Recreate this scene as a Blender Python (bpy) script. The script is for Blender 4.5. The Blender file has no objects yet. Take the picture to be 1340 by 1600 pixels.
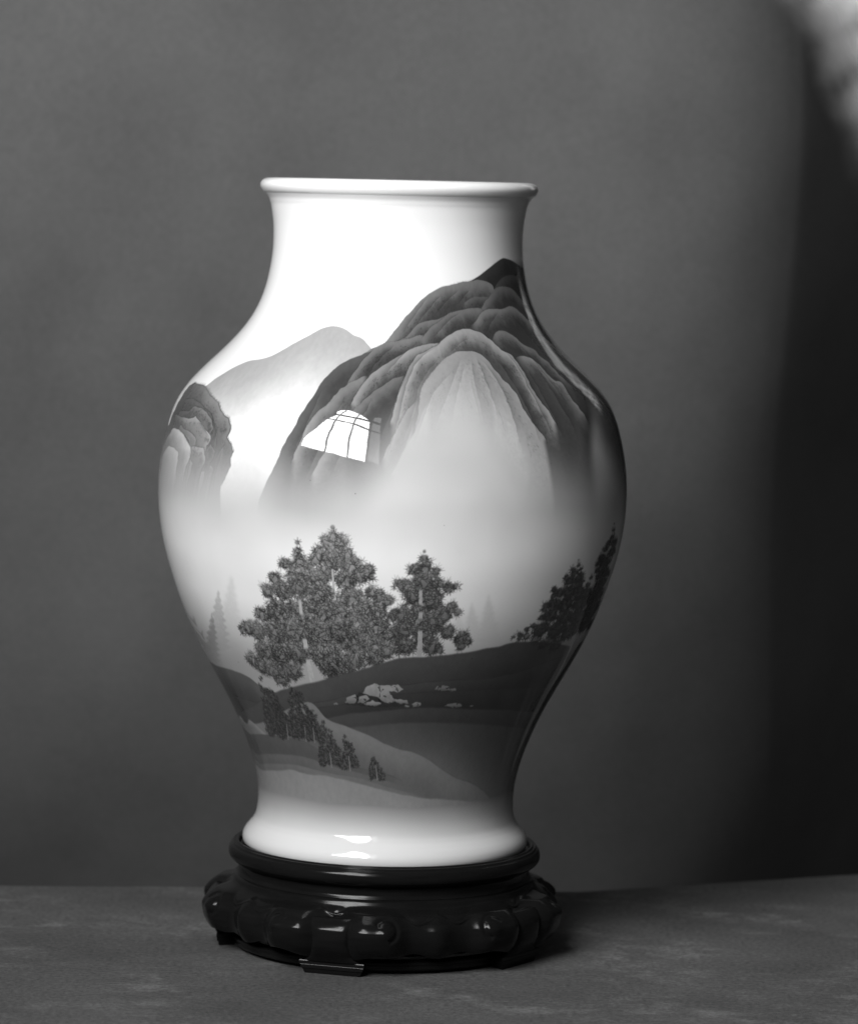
import bpy, bmesh, math, random
import numpy as np
from mathutils import Vector, noise

# ------------------------------------------------------------------ units
# The scene was surveyed in photograph pixels at the vase's axis:
# X to the right, Y down from the level of the lens, depth away from it.
S = 0.0004            # metres per surveyed unit
TABLE = 1189.0        # table top, units below the lens
DIST = 5800.0         # lens to vase axis, units
ROLL = math.radians(1.3)
def zz(Y): return (TABLE - Y) * S

scene = bpy.context.scene
C = scene.collection

# ------------------------------------------------------------------ camera
cam_d = bpy.data.cameras.new('camera')
cam = bpy.data.objects.new('camera', cam_d); C.objects.link(cam)
cam.location = (0, -DIST * S, zz(0))
cam.rotation_mode = 'QUATERNION'
from mathutils import Matrix
cam.rotation_quaternion = (Matrix.Rotation(math.radians(90), 3, 'X') @ Matrix.Rotation(ROLL, 3, 'Z')).to_quaternion()
cam_d.sensor_fit = 'HORIZONTAL'
cam_d.sensor_width = 36.0
cam_d.lens = DIST / 1340.0 * 36.0
cam_d.shift_x = (670 - 624) / 1340.0
cam_d.shift_y = (285 - 800) / 1340.0
cam_d.clip_start = 0.05; cam_d.clip_end = 100
cam_d.dof.use_dof = True
cam_d.dof.focus_distance = (DIST - 310) * S
cam_d.dof.aperture_fstop = 9.0
scene.camera = cam

# ------------------------------------------------------------------ exposure, world
scene.view_settings.view_transform = 'Standard'
scene.view_settings.look = 'None'
scene.view_settings.exposure = 0.0
scene.view_settings.gamma = 1.0
world = bpy.data.worlds.new('World'); scene.world = world
world.use_nodes = True
bgn = world.node_tree.nodes['Background']
bgn.inputs['Color'].default_value = (1, 1, 1, 1)
bgn.inputs['Strength'].default_value = 0.06
scene.cycles.max_bounces = 6
scene.cycles.use_denoising = True

# ------------------------------------------------------------------ helpers
def tag(o, label=None, cat=None, group=None, kind=None):
    if label: o['label'] = label
    if cat: o['category'] = cat
    if group: o['group'] = group
    if kind: o['kind'] = kind
    return o

def thing(name, label, cat, loc=(0, 0, 0), rz=0.0, group=None):
    o = bpy.data.objects.new(name, None); C.objects.link(o)
    o.location = loc; o.rotation_euler = (0, 0, rz); o.empty_display_size = 0.05
    return tag(o, label, cat, group)

def mesh_obj(name, verts, faces, mat, parent=None, smooth=True):
    me = bpy.data.meshes.new(name)
    me.from_pydata([tuple(v) for v in verts], [], faces)
    if smooth:
        me.polygons.foreach_set('use_smooth', [True] * len(me.polygons))
    me.materials.append(mat)
    me.update()
    o = bpy.data.objects.new(name, me); C.objects.link(o)
    if parent: o.parent = parent
    return o

def lathe_data(profile, n=160):
    """profile: list of (r, Y) in units -> closed ring of quads round the axis"""
    V = []; F = []
    m = len(profile)
    for i in range(n):
        a = 2 * math.pi * i / n
        for r, Y in profile:
            V.append((r * S * math.sin(a), -r * S * math.cos(a), zz(Y)))
    for i in range(n):
        j = (i + 1) % n
        for k in range(m - 1):
            F.append((i * m + k, i * m + k + 1, j * m + k + 1, j * m + k))
    return V, F

def smooth_curve(pts, per=8):
    """Catmull-Rom through pts"""
    P = np.array(pts, float)
    P = np.vstack([2 * P[0] - P[1], P, 2 * P[-1] - P[-2]])
    out = []
    for i in range(1, len(P) - 2):
        p0, p1, p2, p3 = P[i - 1], P[i], P[i + 1], P[i + 2]
        for t in np.linspace(0, 1, per, endpoint=False):
            out.append(0.5 * ((2 * p1) + (-p0 + p2) * t + (2 * p0 - 5 * p1 + 4 * p2 - p3) * t * t + (-p0 + 3 * p1 - 3 * p2 + p3) * t ** 3))
    out.append(P[-2])
    return np.array(out)

def new_mat(name):
    m = bpy.data.materials.new(name); m.use_nodes = True
    return m, m.node_tree.nodes, m.node_tree.links, m.node_tree.nodes['Principled BSDF']

# ------------------------------------------------------------------ the window that lights the still life
WAZ = math.radians(-52); WP = 1.6          # direction of the window wall's normal, its distance
wn = Vector((math.sin(WAZ), -math.cos(WAZ), 0))       # from vase towards window
wu = Vector((math.cos(WAZ), math.sin(WAZ), 0))        # along the wall (to the right seen from the vase)
ORG_Z = zz(380)
def wpt(u, v, off=0.0):
    p = wn * (WP - off) + wu * u
    return (p.x, p.y, ORG_Z + v)

def emit_mat(name, strength):
    m = bpy.data.materials.new(name); m.use_nodes = True
    nt = m.node_tree; nt.nodes.clear()
    o = nt.nodes.new('ShaderNodeOutputMaterial'); e = nt.nodes.new('ShaderNodeEmission')
    e.inputs['Strength'].default_value = strength
    nt.links.new(e.outputs[0], o.inputs[0])
    return m
paint_dark, _, _, b = new_mat('window_frame_paint')
b.inputs['Base Color'].default_value = (.03, .03, .03, 1); b.inputs['Roughness'].default_value = .6
win = thing('window', 'tall studio window whose reflection shines on the glazed shoulder of the vase', 'window', wpt(0, 0))
def wmesh(name, polys, mat, off=0.0, depth=0.0):
    V = []; F = []
    base = Vector(wpt(0, 0))
    for poly in polys:
        k = len(V); n = len(poly)
        for (u, v) in poly: V.append(tuple(Vector(wpt(u, v, off)) - base))
        F.append(tuple(range(k, k + n)))
        if depth:
            for (u, v) in poly: V.append(tuple(Vector(wpt(u, v, off + depth)) - base))
            F.append(tuple(range(k + 2 * n - 1, k + n - 1, -1)))
            for i in range(n):
                F.append((k + i, k + (i + 1) % n, k + n + (i + 1) % n, k + n + i))
    return mesh_obj(name, V, F, mat, win, smooth=False)
bright = [(.168, .56), (1.27, .56), (1.29, 1.0), (1.25, 1.72), (1.12, 1.9), (.95, 2.12), (.75, 2.3), (.55, 2.38), (.43, 2.2), (.40, 1.95), (.47, 1.66), (.36, 1.15)]
wmesh('pane', [bright], emit_mat('daylight_pane', 30.0))
wmesh('curtained_pane', [[(1.31, .6), (1.62, .6), (1.56, 2.3), (1.30, 2.1)]], emit_mat('curtained_daylight', 3.0))
def bar(u0, v0, u1, v1, w):
    d = Vector((u1 - u0, v1 - v0)).normalized(); n = Vector((-d.y, d.x)) * w / 2
    return [(u0 - n.x, v0 - n.y), (u1 - n.x, v1 - n.y), (u1 + n.x, v1 + n.y), (u0 + n.x, v0 + n.y)]
for q in (bar(.53, .5, .53, 2.4, .025), bar(.905, .5, .905, 2.4, .025), bar(1.29, .5, 1.29, 2.4, .035)):
    wmesh('glazing_bar', [q], paint_dark, .01, .02)
wmesh('transom', [bar(.1, 1.665, 1.65, 1.665, .10)], paint_dark, .035, .02)
wmesh('glazing_bar', [bar(.1, 1.29, 1.65, 1.29, .035)], paint_dark, .035, .02)

# ------------------------------------------------------------------ table and backdrop
def table_material():
    m, N, L, b = new_mat('worn_table_cloth')
    tc = N.new('ShaderNodeTexCoord')
    def noise_tex(scale, detail, rough, map_scale=(1, 1, 1), dist=0.0, rot=0.0):
        mp = N.new('ShaderNodeMapping'); mp.inputs['Scale'].default_value = map_scale; mp.inputs['Rotation'].default_value = (0, 0, rot)
        L.new(tc.outputs['Object'], mp.inputs['Vector'])
        n = N.new('ShaderNodeTexNoise'); n.inputs['Scale'].default_value = scale; n.inputs['Detail'].default_value = detail
        n.inputs['Roughness'].default_value = rough; n.inputs['Distortion'].default_value = dist
        L.new(mp.outputs[0], n.inputs['Vector']); return n
    def ramp(src, p0, c0, p1, c1):
        r = N.new('ShaderNodeValToRGB'); e = r.color_ramp.elements
        e[0].position = p0; e[0].color = (c0, c0, c0, 1); e[1].position = p1; e[1].color = (c1, c1, c1, 1)
        L.new(src, r.inputs['Fac']); return r
    def mix(kind, fac, a_, b_):
        x = N.new('ShaderNodeMixRGB'); x.blend_type = kind
        if isinstance(fac, float): x.inputs['Fac'].default_value = fac
        else: L.new(fac, x.inputs['Fac'])
        for i, q in ((1, a_), (2, b_)):
            if isinstance(q, float): x.inputs[i].default_value = (q, q, q, 1)
            else: L.new(q, x.inputs[i])
        return x
    big = noise_tex(9, 6, .6, (.8, 1.2, 1))
    base = ramp(big.outputs['Fac'], .3, .054, .7, .086)
    # rubbed, paler scuffs lying mostly across the table
    sc = noise_tex(34, 9, .74, (.85, 1.1, 1), .2, .12)
    gate = noise_tex(11, 4, .55, (.8, 1.3, 1))
    scm = ramp(sc.outputs['Fac'], .46, 0.0, .74, 1.0); gm = ramp(gate.outputs['Fac'], .46, 0.0, .62, 1.0)
    both = mix('MULTIPLY', 1.0, scm.outputs[0], gm.outputs[0])
    c1 = mix('MIX', both.outputs[0], base.outputs[0], .175)
    # fine scratches
    sx = noise_tex(60, 3, .5, (.12, 3.0, 1), .6, -.3)
    sm = ramp(sx.outputs['Fac'], .70, 0.0, .76, .5)
    c2 = mix('MIX', sm.outputs[0], c1.outputs[0], .16)
    gr = noise_tex(300, 5, .8)
    grr = ramp(gr.outputs['Fac'], .3, .05, .7, .95)
    c3 = mix('OVERLAY', .6, c2.outputs[0], grr.outputs[0])
    L.new(c3.outputs[0], b.inputs['Base Color'])
    b.inputs['Roughness'].default_value = .8
    b.inputs['Specular IOR Level'].default_value = .2
    bp = N.new('ShaderNodeBump'); bp.inputs['Strength'].default_value = .5; bp.inputs['Distance'].default_value = .002
    L.new(gr.outputs['Fac'], bp.inputs['Height']); L.new(bp.outputs[0], b.inputs['Normal'])
    return m
def backdrop_material():
    m, N, L, b = new_mat('grey_backdrop_cloth')
    tc = N.new('ShaderNodeTexCoord')
    n1 = N.new('ShaderNodeTexNoise'); n1.inputs['Scale'].default_value = 4.0; n1.inputs['Detail'].default_value = 9; n1.inputs['Roughness'].default_value = .62
    L.new(tc.outputs['Object'], n1.inputs['Vector'])
    r1 = N.new('ShaderNodeValToRGB')
    r1.color_ramp.elements[0].position = .28; r1.color_ramp.elements[0].color = (.082, .082, .082, 1)
    r1.color_ramp.elements[1].position = .72; r1.color_ramp.elements[1].color = (.122, .122, .122, 1)
    n2 = N.new('ShaderNodeTexNoise'); n2.inputs['Scale'].default_value = 260; n2.inputs['Detail'].default_value = 4
    L.new(tc.outputs['Object'], n2.inputs['Vector'])
    L.new(n1.outputs['Fac'], r1.inputs['Fac'])
    mx = N.new('ShaderNodeMixRGB'); mx.blend_type = 'OVERLAY'; mx.inputs['Fac'].default_value = .22
    L.new(r1.outputs[0], mx.inputs[1]); L.new(n2.outputs['Fac'], mx.inputs[2])
    L.new(mx.outputs[0], b.inputs['Base Color'])
    b.inputs['Roughness'].default_value = .9; b.inputs['Specular IOR Level'].default_value = .1
    bp = N.new('ShaderNodeBump'); bp.inputs['Strength'].default_value = .25; bp.inputs['Distance'].default_value = .0015
    L.new(n2.outputs['Fac'], bp.inputs['Height']); L.new(bp.outputs[0], b.inputs['Normal'])
    return m

table_back = [(-1500, 396), (-600, 404), (-340, 428), (0, 440), (328, 463), (560, 565), (795, 668), (1500, 990)]
tb = thing('table', 'worn grey table top carrying the dark stand and the vase', 'table', (0, 0, 0))
def slab(outline, ztop, th, mat, parent, name):
    bm = bmesh.new()
    vs = [bm.verts.new((x * S, y * S, ztop)) for x, y in outline]
    f = bm.faces.new(vs)
    r = bmesh.ops.extrude_face_region(bm, geom=[f])
    for v in r['geom']:
        if isinstance(v, bmesh.types.BMVert): v.co.z -= th
    bmesh.ops.recalc_face_normals(bm, faces=bm.faces)
    edges = [e for e in bm.edges if all(abs(v.co.z - ztop) < 1e-6 for v in e.verts)]
    bmesh.ops.bevel(bm, geom=edges, offset=.003, segments=3, affect='EDGES', profile=.5)
    me = bpy.data.meshes.new(name); bm.to_mesh(me); bm.free()
    me.materials.append(mat)
    o = bpy.data.objects.new(name, me); C.objects.link(o); o.parent = parent
    return o
slab([(-1500, -1800), (1400, -1800)] + table_back[::-1], 0.0, .03, table_material(), tb, 'table_top')

# plan of the hanging cloth: (X, depth)
plan = [(-2600, 1500), (-1600, 1480), (-800, 1490), (0, 1498), (330, 1499), (449, 1503), (517, 1515), (589, 1539), (658, 1574), (719, 1620), (773, 1675), (818, 1738), (918, 1912), (1058, 2173), (1241, 2521), (1462, 2956)]
def build_backdrop():
    pc = smooth_curve(plan, 14)
    nv = 110
    V = []; F = []
    Y0, Y1 = 2300.0, TOPB
    for i, (x, d) in enumerate(pc):
        for k in range(nv):
            t = k / (nv - 1)
            Y = Y0 + (Y1 - Y0) * t
            # belly added to the cloth: its lower part turns from the window and darkens
            q = max(-.9, (Y + 150) / 1000.0)
            w = BULGE * q * q * (1 if q > 0 else .5)
            w += noise.noise(Vector((x * .0012, Y * .0012, 3.1))) * 28 + noise.noise(Vector((x * .004 + Y * .002, Y * .0016, 9.7))) * 9
            V.append(((x + 16 * math.sin(Y * .0042 + 2.2) * min(1.0, max(0.0, (x - 300) / 500.0))) * S, (d + w) * S, zz(Y)))
    n = len(pc)
    for i in range(n - 1):
        for k in range(nv - 1):
            a = i * nv + k
            F.append((a, a + nv, a + nv + 1, a + 1))
    o = mesh_obj('backdrop', V, F, backdrop_material())
    return tag(o, 'plain grey cloth backdrop hanging behind the vase, curving away at the right', 'backdrop')
BULGE = 185.0; TOPB = -1500.0
build_backdrop()

def dark_drape():
    m, N, L, q = new_mat('dark_drape_cloth')
    q.inputs['Base Color'].default_value = (.035, .035, .035, 1); q.inputs['Roughness'].default_value = .95; q.inputs['Specular IOR Level'].default_value = .05
    V = []; F = []; nx, ny = 240, 24
    for i in range(nx):
        x = 700 + 5600 * i / (nx - 1)
        for k in range(ny):
            Y = 2300 - 3900 * k / (ny - 1)
            w = 55 * math.sin(x * .021 + .8 * noise.noise(Vector((x * .002, Y * .001, 2)))) + 40 * noise.noise(Vector((x * .004, Y * .0016, 5)))
            V.append((x * S, (3900 - .25 * (x - 700) + w) * S, zz(Y)))
    for i in range(nx - 1):
        for k in range(ny - 1):
            a = i * ny + k; F.append((a, a + ny, a + ny + 1, a + 1))
    tag(mesh_obj('dark_drape', V, F, m), 'dark drape closing off the space behind the grey backdrop', 'curtain')
dark_drape()

def add_glow_sheet():
    """added pale sheet standing in for a soft bright glow; alpha fades its edges"""
    m, N, L, b = new_mat('glow_sheet_fade')
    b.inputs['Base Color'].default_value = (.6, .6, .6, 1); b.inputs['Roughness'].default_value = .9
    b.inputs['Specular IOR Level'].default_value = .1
    uv = N.new('ShaderNodeUVMap'); uv.uv_map = 'fade_uv'
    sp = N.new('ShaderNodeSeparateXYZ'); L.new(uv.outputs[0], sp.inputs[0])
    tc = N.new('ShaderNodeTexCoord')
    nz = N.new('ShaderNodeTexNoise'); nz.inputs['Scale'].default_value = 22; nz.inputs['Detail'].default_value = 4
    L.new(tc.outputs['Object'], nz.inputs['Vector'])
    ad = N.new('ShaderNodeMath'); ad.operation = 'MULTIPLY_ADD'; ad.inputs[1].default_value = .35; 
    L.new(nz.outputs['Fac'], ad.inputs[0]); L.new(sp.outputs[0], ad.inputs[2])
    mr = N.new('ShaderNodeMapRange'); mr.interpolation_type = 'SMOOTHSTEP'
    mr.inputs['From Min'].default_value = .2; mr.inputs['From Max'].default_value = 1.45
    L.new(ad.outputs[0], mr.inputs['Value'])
    hem = N.new('ShaderNodeMapRange'); hem.interpolation_type = 'SMOOTHSTEP'      # alpha fades the glow out towards its hem
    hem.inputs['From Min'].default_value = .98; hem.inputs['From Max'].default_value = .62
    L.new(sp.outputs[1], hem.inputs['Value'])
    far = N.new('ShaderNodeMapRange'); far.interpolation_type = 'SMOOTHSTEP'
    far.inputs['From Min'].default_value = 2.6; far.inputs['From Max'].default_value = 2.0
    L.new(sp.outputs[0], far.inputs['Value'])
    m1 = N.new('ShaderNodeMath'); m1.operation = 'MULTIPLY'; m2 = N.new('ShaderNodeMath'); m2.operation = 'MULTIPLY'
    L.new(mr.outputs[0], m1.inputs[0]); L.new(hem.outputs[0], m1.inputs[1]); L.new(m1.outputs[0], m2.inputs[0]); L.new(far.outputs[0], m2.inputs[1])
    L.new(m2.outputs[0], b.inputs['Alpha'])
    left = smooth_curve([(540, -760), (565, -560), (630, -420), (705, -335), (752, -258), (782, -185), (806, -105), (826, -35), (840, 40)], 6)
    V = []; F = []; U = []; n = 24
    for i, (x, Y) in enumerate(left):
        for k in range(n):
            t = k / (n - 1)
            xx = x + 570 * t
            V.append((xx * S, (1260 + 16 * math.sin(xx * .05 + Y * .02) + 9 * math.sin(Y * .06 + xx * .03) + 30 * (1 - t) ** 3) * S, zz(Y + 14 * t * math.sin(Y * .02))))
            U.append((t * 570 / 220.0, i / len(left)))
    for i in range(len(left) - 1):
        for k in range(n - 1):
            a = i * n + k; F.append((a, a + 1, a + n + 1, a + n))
    o = mesh_obj('added_glow_sheet', V, F, m)
    ul = o.data.uv_layers.new(name='fade_uv')
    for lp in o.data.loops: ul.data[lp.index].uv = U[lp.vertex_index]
    tag(o, 'added pale sheet standing in for the soft glow in the upper right corner', 'cloth')
add_glow_sheet()

# ------------------------------------------------------------------ the vase
OUT = [(20, 208.9), (26, 204.4), (32, 202.0), (40, 199.7), (65, 195.9), (90, 195.0), (115, 196.2), (140, 199.8), (165, 205.4), (190, 214.2), (215, 227.4), (240, 246.2), (265, 269.6), (290, 295.5), (315, 319.0), (340, 336.6), (365, 347.4), (390, 354.5), (415, 359.8), (440, 363.4), (465, 365.4), (490, 365.4), (515, 363.8), (540, 360.5), (565, 355.6), (590, 349.0), (615, 341.1), (640, 332.5), (665, 322.9), (690, 312.2), (715, 300.2), (740, 286.9), (765, 272.6), (790, 258.4), (815, 244.8), (840, 232.6), (865, 222.0), (890, 212.8), (915, 205.4), (940, 200.6), (965, 199.4), (985, 201.9), (995, 206.0), (1003, 212.0), (1010, 217.6), (1017, 221.2), (1024, 222.2), (1030, 220.8), (1033, 217)]
oy = np.array([p[0] for p in OUT], float); orr = np.array([p[1] for p in OUT], float)
prof_s = smooth_curve(OUT, 6)           # (Y, r)
def RAD(Y): return np.interp(Y, prof_s[:, 0], prof_s[:, 1])
TOPY, BOTY = 20.0, 1033.0

def vase_material():
    m, N, L, b = new_mat('glazed_porcelain')
    b.inputs['Base Color'].default_value = (.75, .75, .75, 1)
    b.inputs['Roughness'].default_value = .55
    b.inputs['Coat Weight'].default_value = 1.0
    b.inputs['Coat Roughness'].default_value = .03
    b.inputs['Specular IOR Level'].default_value = 0.1
    tc = N.new('ShaderNodeTexCoord')
    n1 = N.new('ShaderNodeTexNoise'); n1.inputs['Scale'].default_value = 38; n1.inputs['Detail'].default_value = 3
    L.new(tc.outputs['Object'], n1.inputs['Vector'])
    bp = N.new('ShaderNodeBump'); bp.inputs['Strength'].default_value = .06; bp.inputs['Distance'].default_value = .0012
    L.new(n1.outputs['Fac'], bp.inputs['Height']); L.new(bp.outputs[0], b.inputs['Coat Normal'])
    return m
plain, N_, L_, b_ = new_mat('white_porcelain')
b_.inputs['Base Color'].default_value = (.75, .75, .75, 1); b_.inputs['Roughness'].default_value = .55
b_.inputs['Coat Weight'].default_value = 1.0; b_.inputs['Coat Roughness'].default_value = .03; b_.inputs['Specular IOR Level'].default_value = .1

vase = thing('vase', 'white porcelain vase painted with misty mountains and pines, standing on the dark carved stand', 'vase', (0, 0, 0))
def vase_body():
    P = [(r, Y) for Y, r in prof_s]
    V, F = lathe_data(P, 256)
    m = len(P)
    o = mesh_obj('body', V, F, vase_material(), vase)
    uv = o.data.uv_layers.new(name='painting')
    n = 256
    loops = np.empty(len(o.data.loops), np.int32); o.data.loops.foreach_get('vertex_index', loops)
    seg = loops // m; k = loops % m
    u = seg / n
    # last strip wraps
    tot = np.zeros(len(o.data.polygons), np.int32); o.data.polygons.foreach_get('loop_start', tot)
    for pi in range((n - 1) * (m - 1), n * (m - 1)):
        st = tot[pi]
        for q in range(4):
            if seg[st + q] == 0: u[st + q] = 1.0
    Yv = np.array([p[1] for p in P])[k]
    u = (u + .5)
    # u: angle measured from the back of the vase, front at 0.5 (wrap handled by REPEAT)
    uvd = np.empty(len(loops) * 2, np.float32); uvd[0::2] = u; uvd[1::2] = 1 - (Yv - 0) / 1040.0
    uv.data.foreach_set('uv', uvd)
    return o
body = vase_body()
# ------------------------------------------------------------------ the overglaze painting on the vase
# Worked out as ink on the unrolled wall of the vase: columns run round the
# vase (angle), rows run down it.  T is the share of the white that shows.
PW, PS = 4096, 1.8
PH = int(1040 * PS)
rng = np.random.default_rng(7)
_cr, _sr = math.cos(ROLL), math.sin(ROLL)
def on_vase(pts):
    """survey points -> (column, row) on the unrolled wall"""
    p = np.atleast_2d(np.asarray(pts, float))
    dx = p[:, 0] - 624; dy = p[:, 1] - 285
    a = dx * _cr + dy * _sr; b = -dx * _sr + dy * _cr
    s = np.linspace(.934, 1.002, 900)[None, :]
    X = a[:, None] * s; Y = b[:, None] * s; D = DIST * (s - 1)
    g = RAD(Y) - np.hypot(X, D)
    hit = g > 0
    i = np.where(hit.any(1), hit.argmax(1), g.argmax(1))
    k = np.arange(len(p))
    th = np.arctan2(X[k, i], -np.broadcast_to(D, X.shape)[k, i])
    return np.c_[(th / (2 * math.pi) + .5) * PW, Y[k, i] * PS]

def gblur(A, s):
    if s <= 0: return A
    n = max(1, int(s * 3)); k = np.exp(-.5 * (np.arange(-n, n + 1) / s) ** 2); k /= k.sum()
    P = np.pad(A, ((n, n), (0, 0)), 'edge'); o = np.zeros_like(A)
    for j, w in enumerate(k): o += w * P[j:j + A.shape[0]]
    P = np.pad(o, ((0, 0), (n, n)), 'edge'); o = np.zeros_like(A)
    for j, w in enumerate(k): o += w * P[:, j:j + A.shape[1]]
    return o
def resize(A, h, w):
    y = np.linspace(0, A.shape[0] - 1, h); x = np.linspace(0, A.shape[1] - 1, w)
    y0 = np.minimum(y.astype(int), A.shape[0] - 2); x0 = np.minimum(x.astype(int), A.shape[1] - 2)
    fy = (y - y0)[:, None]; fx = (x - x0)[None, :]
    return (A[y0][:, x0] * (1 - fy) * (1 - fx) + A[y0][:, x0 + 1] * (1 - fy) * fx + A[y0 + 1][:, x0] * fy * (1 - fx) + A[y0 + 1][:, x0 + 1] * fy * fx).astype(np.float32)
def vnoise(h, w, cell, octaves=3):
    o = np.zeros((h, w), np.float32); amp = 1.0; tot = 0
    for _ in range(octaves):
        g = rng.random((max(2, int(h / cell) + 2), max(2, int(w / cell) + 2))).astype(np.float32)
        o += amp * resize(g, h, w); tot += amp; amp *= .5; cell = max(2.0, cell / 2)
    return o / tot - .5
def sst(x, a, b):
    t = np.clip((x - a) / (b - a), 0, 1); return t * t * (3 - 2 * t)
def fill(poly, x0, y0, w, h):
    """even-odd scan fill of a polygon, mask in the window"""
    acc = np.zeros((h, w + 1), np.int32)
    P = np.asarray(poly) - (x0, y0)
    for (xa, ya), (xb, yb) in zip(P, np.roll(P, -1, 0)):
        if ya == yb: continue
        lo, hi = (ya, yb) if ya < yb else (yb, ya)
        r = np.arange(max(0, math.ceil(lo - .5)), min(h - 1, math.ceil(hi - .5) - 1) + 1)
        if len(r) == 0: continue
        xs = xa + (r + .5 - ya) / (yb - ya) * (xb - xa)
        np.add.at(acc, (r, np.clip(np.ceil(xs - .5).astype(int), 0, w)), 1)
    return (np.cumsum(acc, 1)[:, :w] % 2).astype(np.float32)
def dist_to(line, x0, y0, w, h, q=3):
    hh, ww = h // q + 2, w // q + 2
    gy, gx = np.mgrid[0:hh, 0:ww].astype(np.float32); gx = gx * (w - 1) / (ww - 1) + x0; gy = gy * (h - 1) / (hh - 1) + y0
    best = np.full((hh, ww), 1e9, np.float32)
    for (xa, ya), (xb, yb) in zip(line[:-1], line[1:]):
        ex, ey = xb - xa, yb - ya; l2 = ex * ex + ey * ey + 1e-9
        t = np.clip(((gx - xa) * ex + (gy - ya) * ey) / l2, 0, 1)
        best = np.minimum(best, (gx - xa - t * ex) ** 2 + (gy - ya - t * ey) ** 2)
    return resize(np.sqrt(best), h, w)

INK = np.ones((PH, PW), np.float32)
COL, ROW = np.meshgrid(np.arange(PW, dtype=np.float32), np.arange(PH, dtype=np.float32))

def view(ox, oy, sc):
    return lambda pts: [(ox + x / sc, oy + y / sc) for x, y in pts]
def crag(line, step=5.0, amp=1.2, sharp=False):
    """densify a ridge line and roughen it"""
    c = np.asarray(line, float) if sharp else smooth_curve(line, 6)
    seg = np.concatenate([[0], np.cumsum(np.hypot(*np.diff(c, axis=0).T))])
    n = max(6, int(seg[-1] / step)); t = np.linspace(0, seg[-1], n)
    x = np.interp(t, seg, c[:, 0]); y = np.interp(t, seg, c[:, 1])
    j = rng.normal(0, amp, (n, 2)) + 1.2 * amp * np.c_[np.interp(np.arange(n), np.arange(0, n + 5, 5), rng.normal(0, .6, len(np.arange(0, n + 5, 5)))), np.interp(np.arange(n), np.arange(0, n + 4, 4), rng.normal(0, .6, len(np.arange(0, n + 4, 4))))]; j[1:-1] = (j[:-2] + j[1:-1] * 2 + j[2:]) / 4
    return np.c_[x, y] + j

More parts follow.
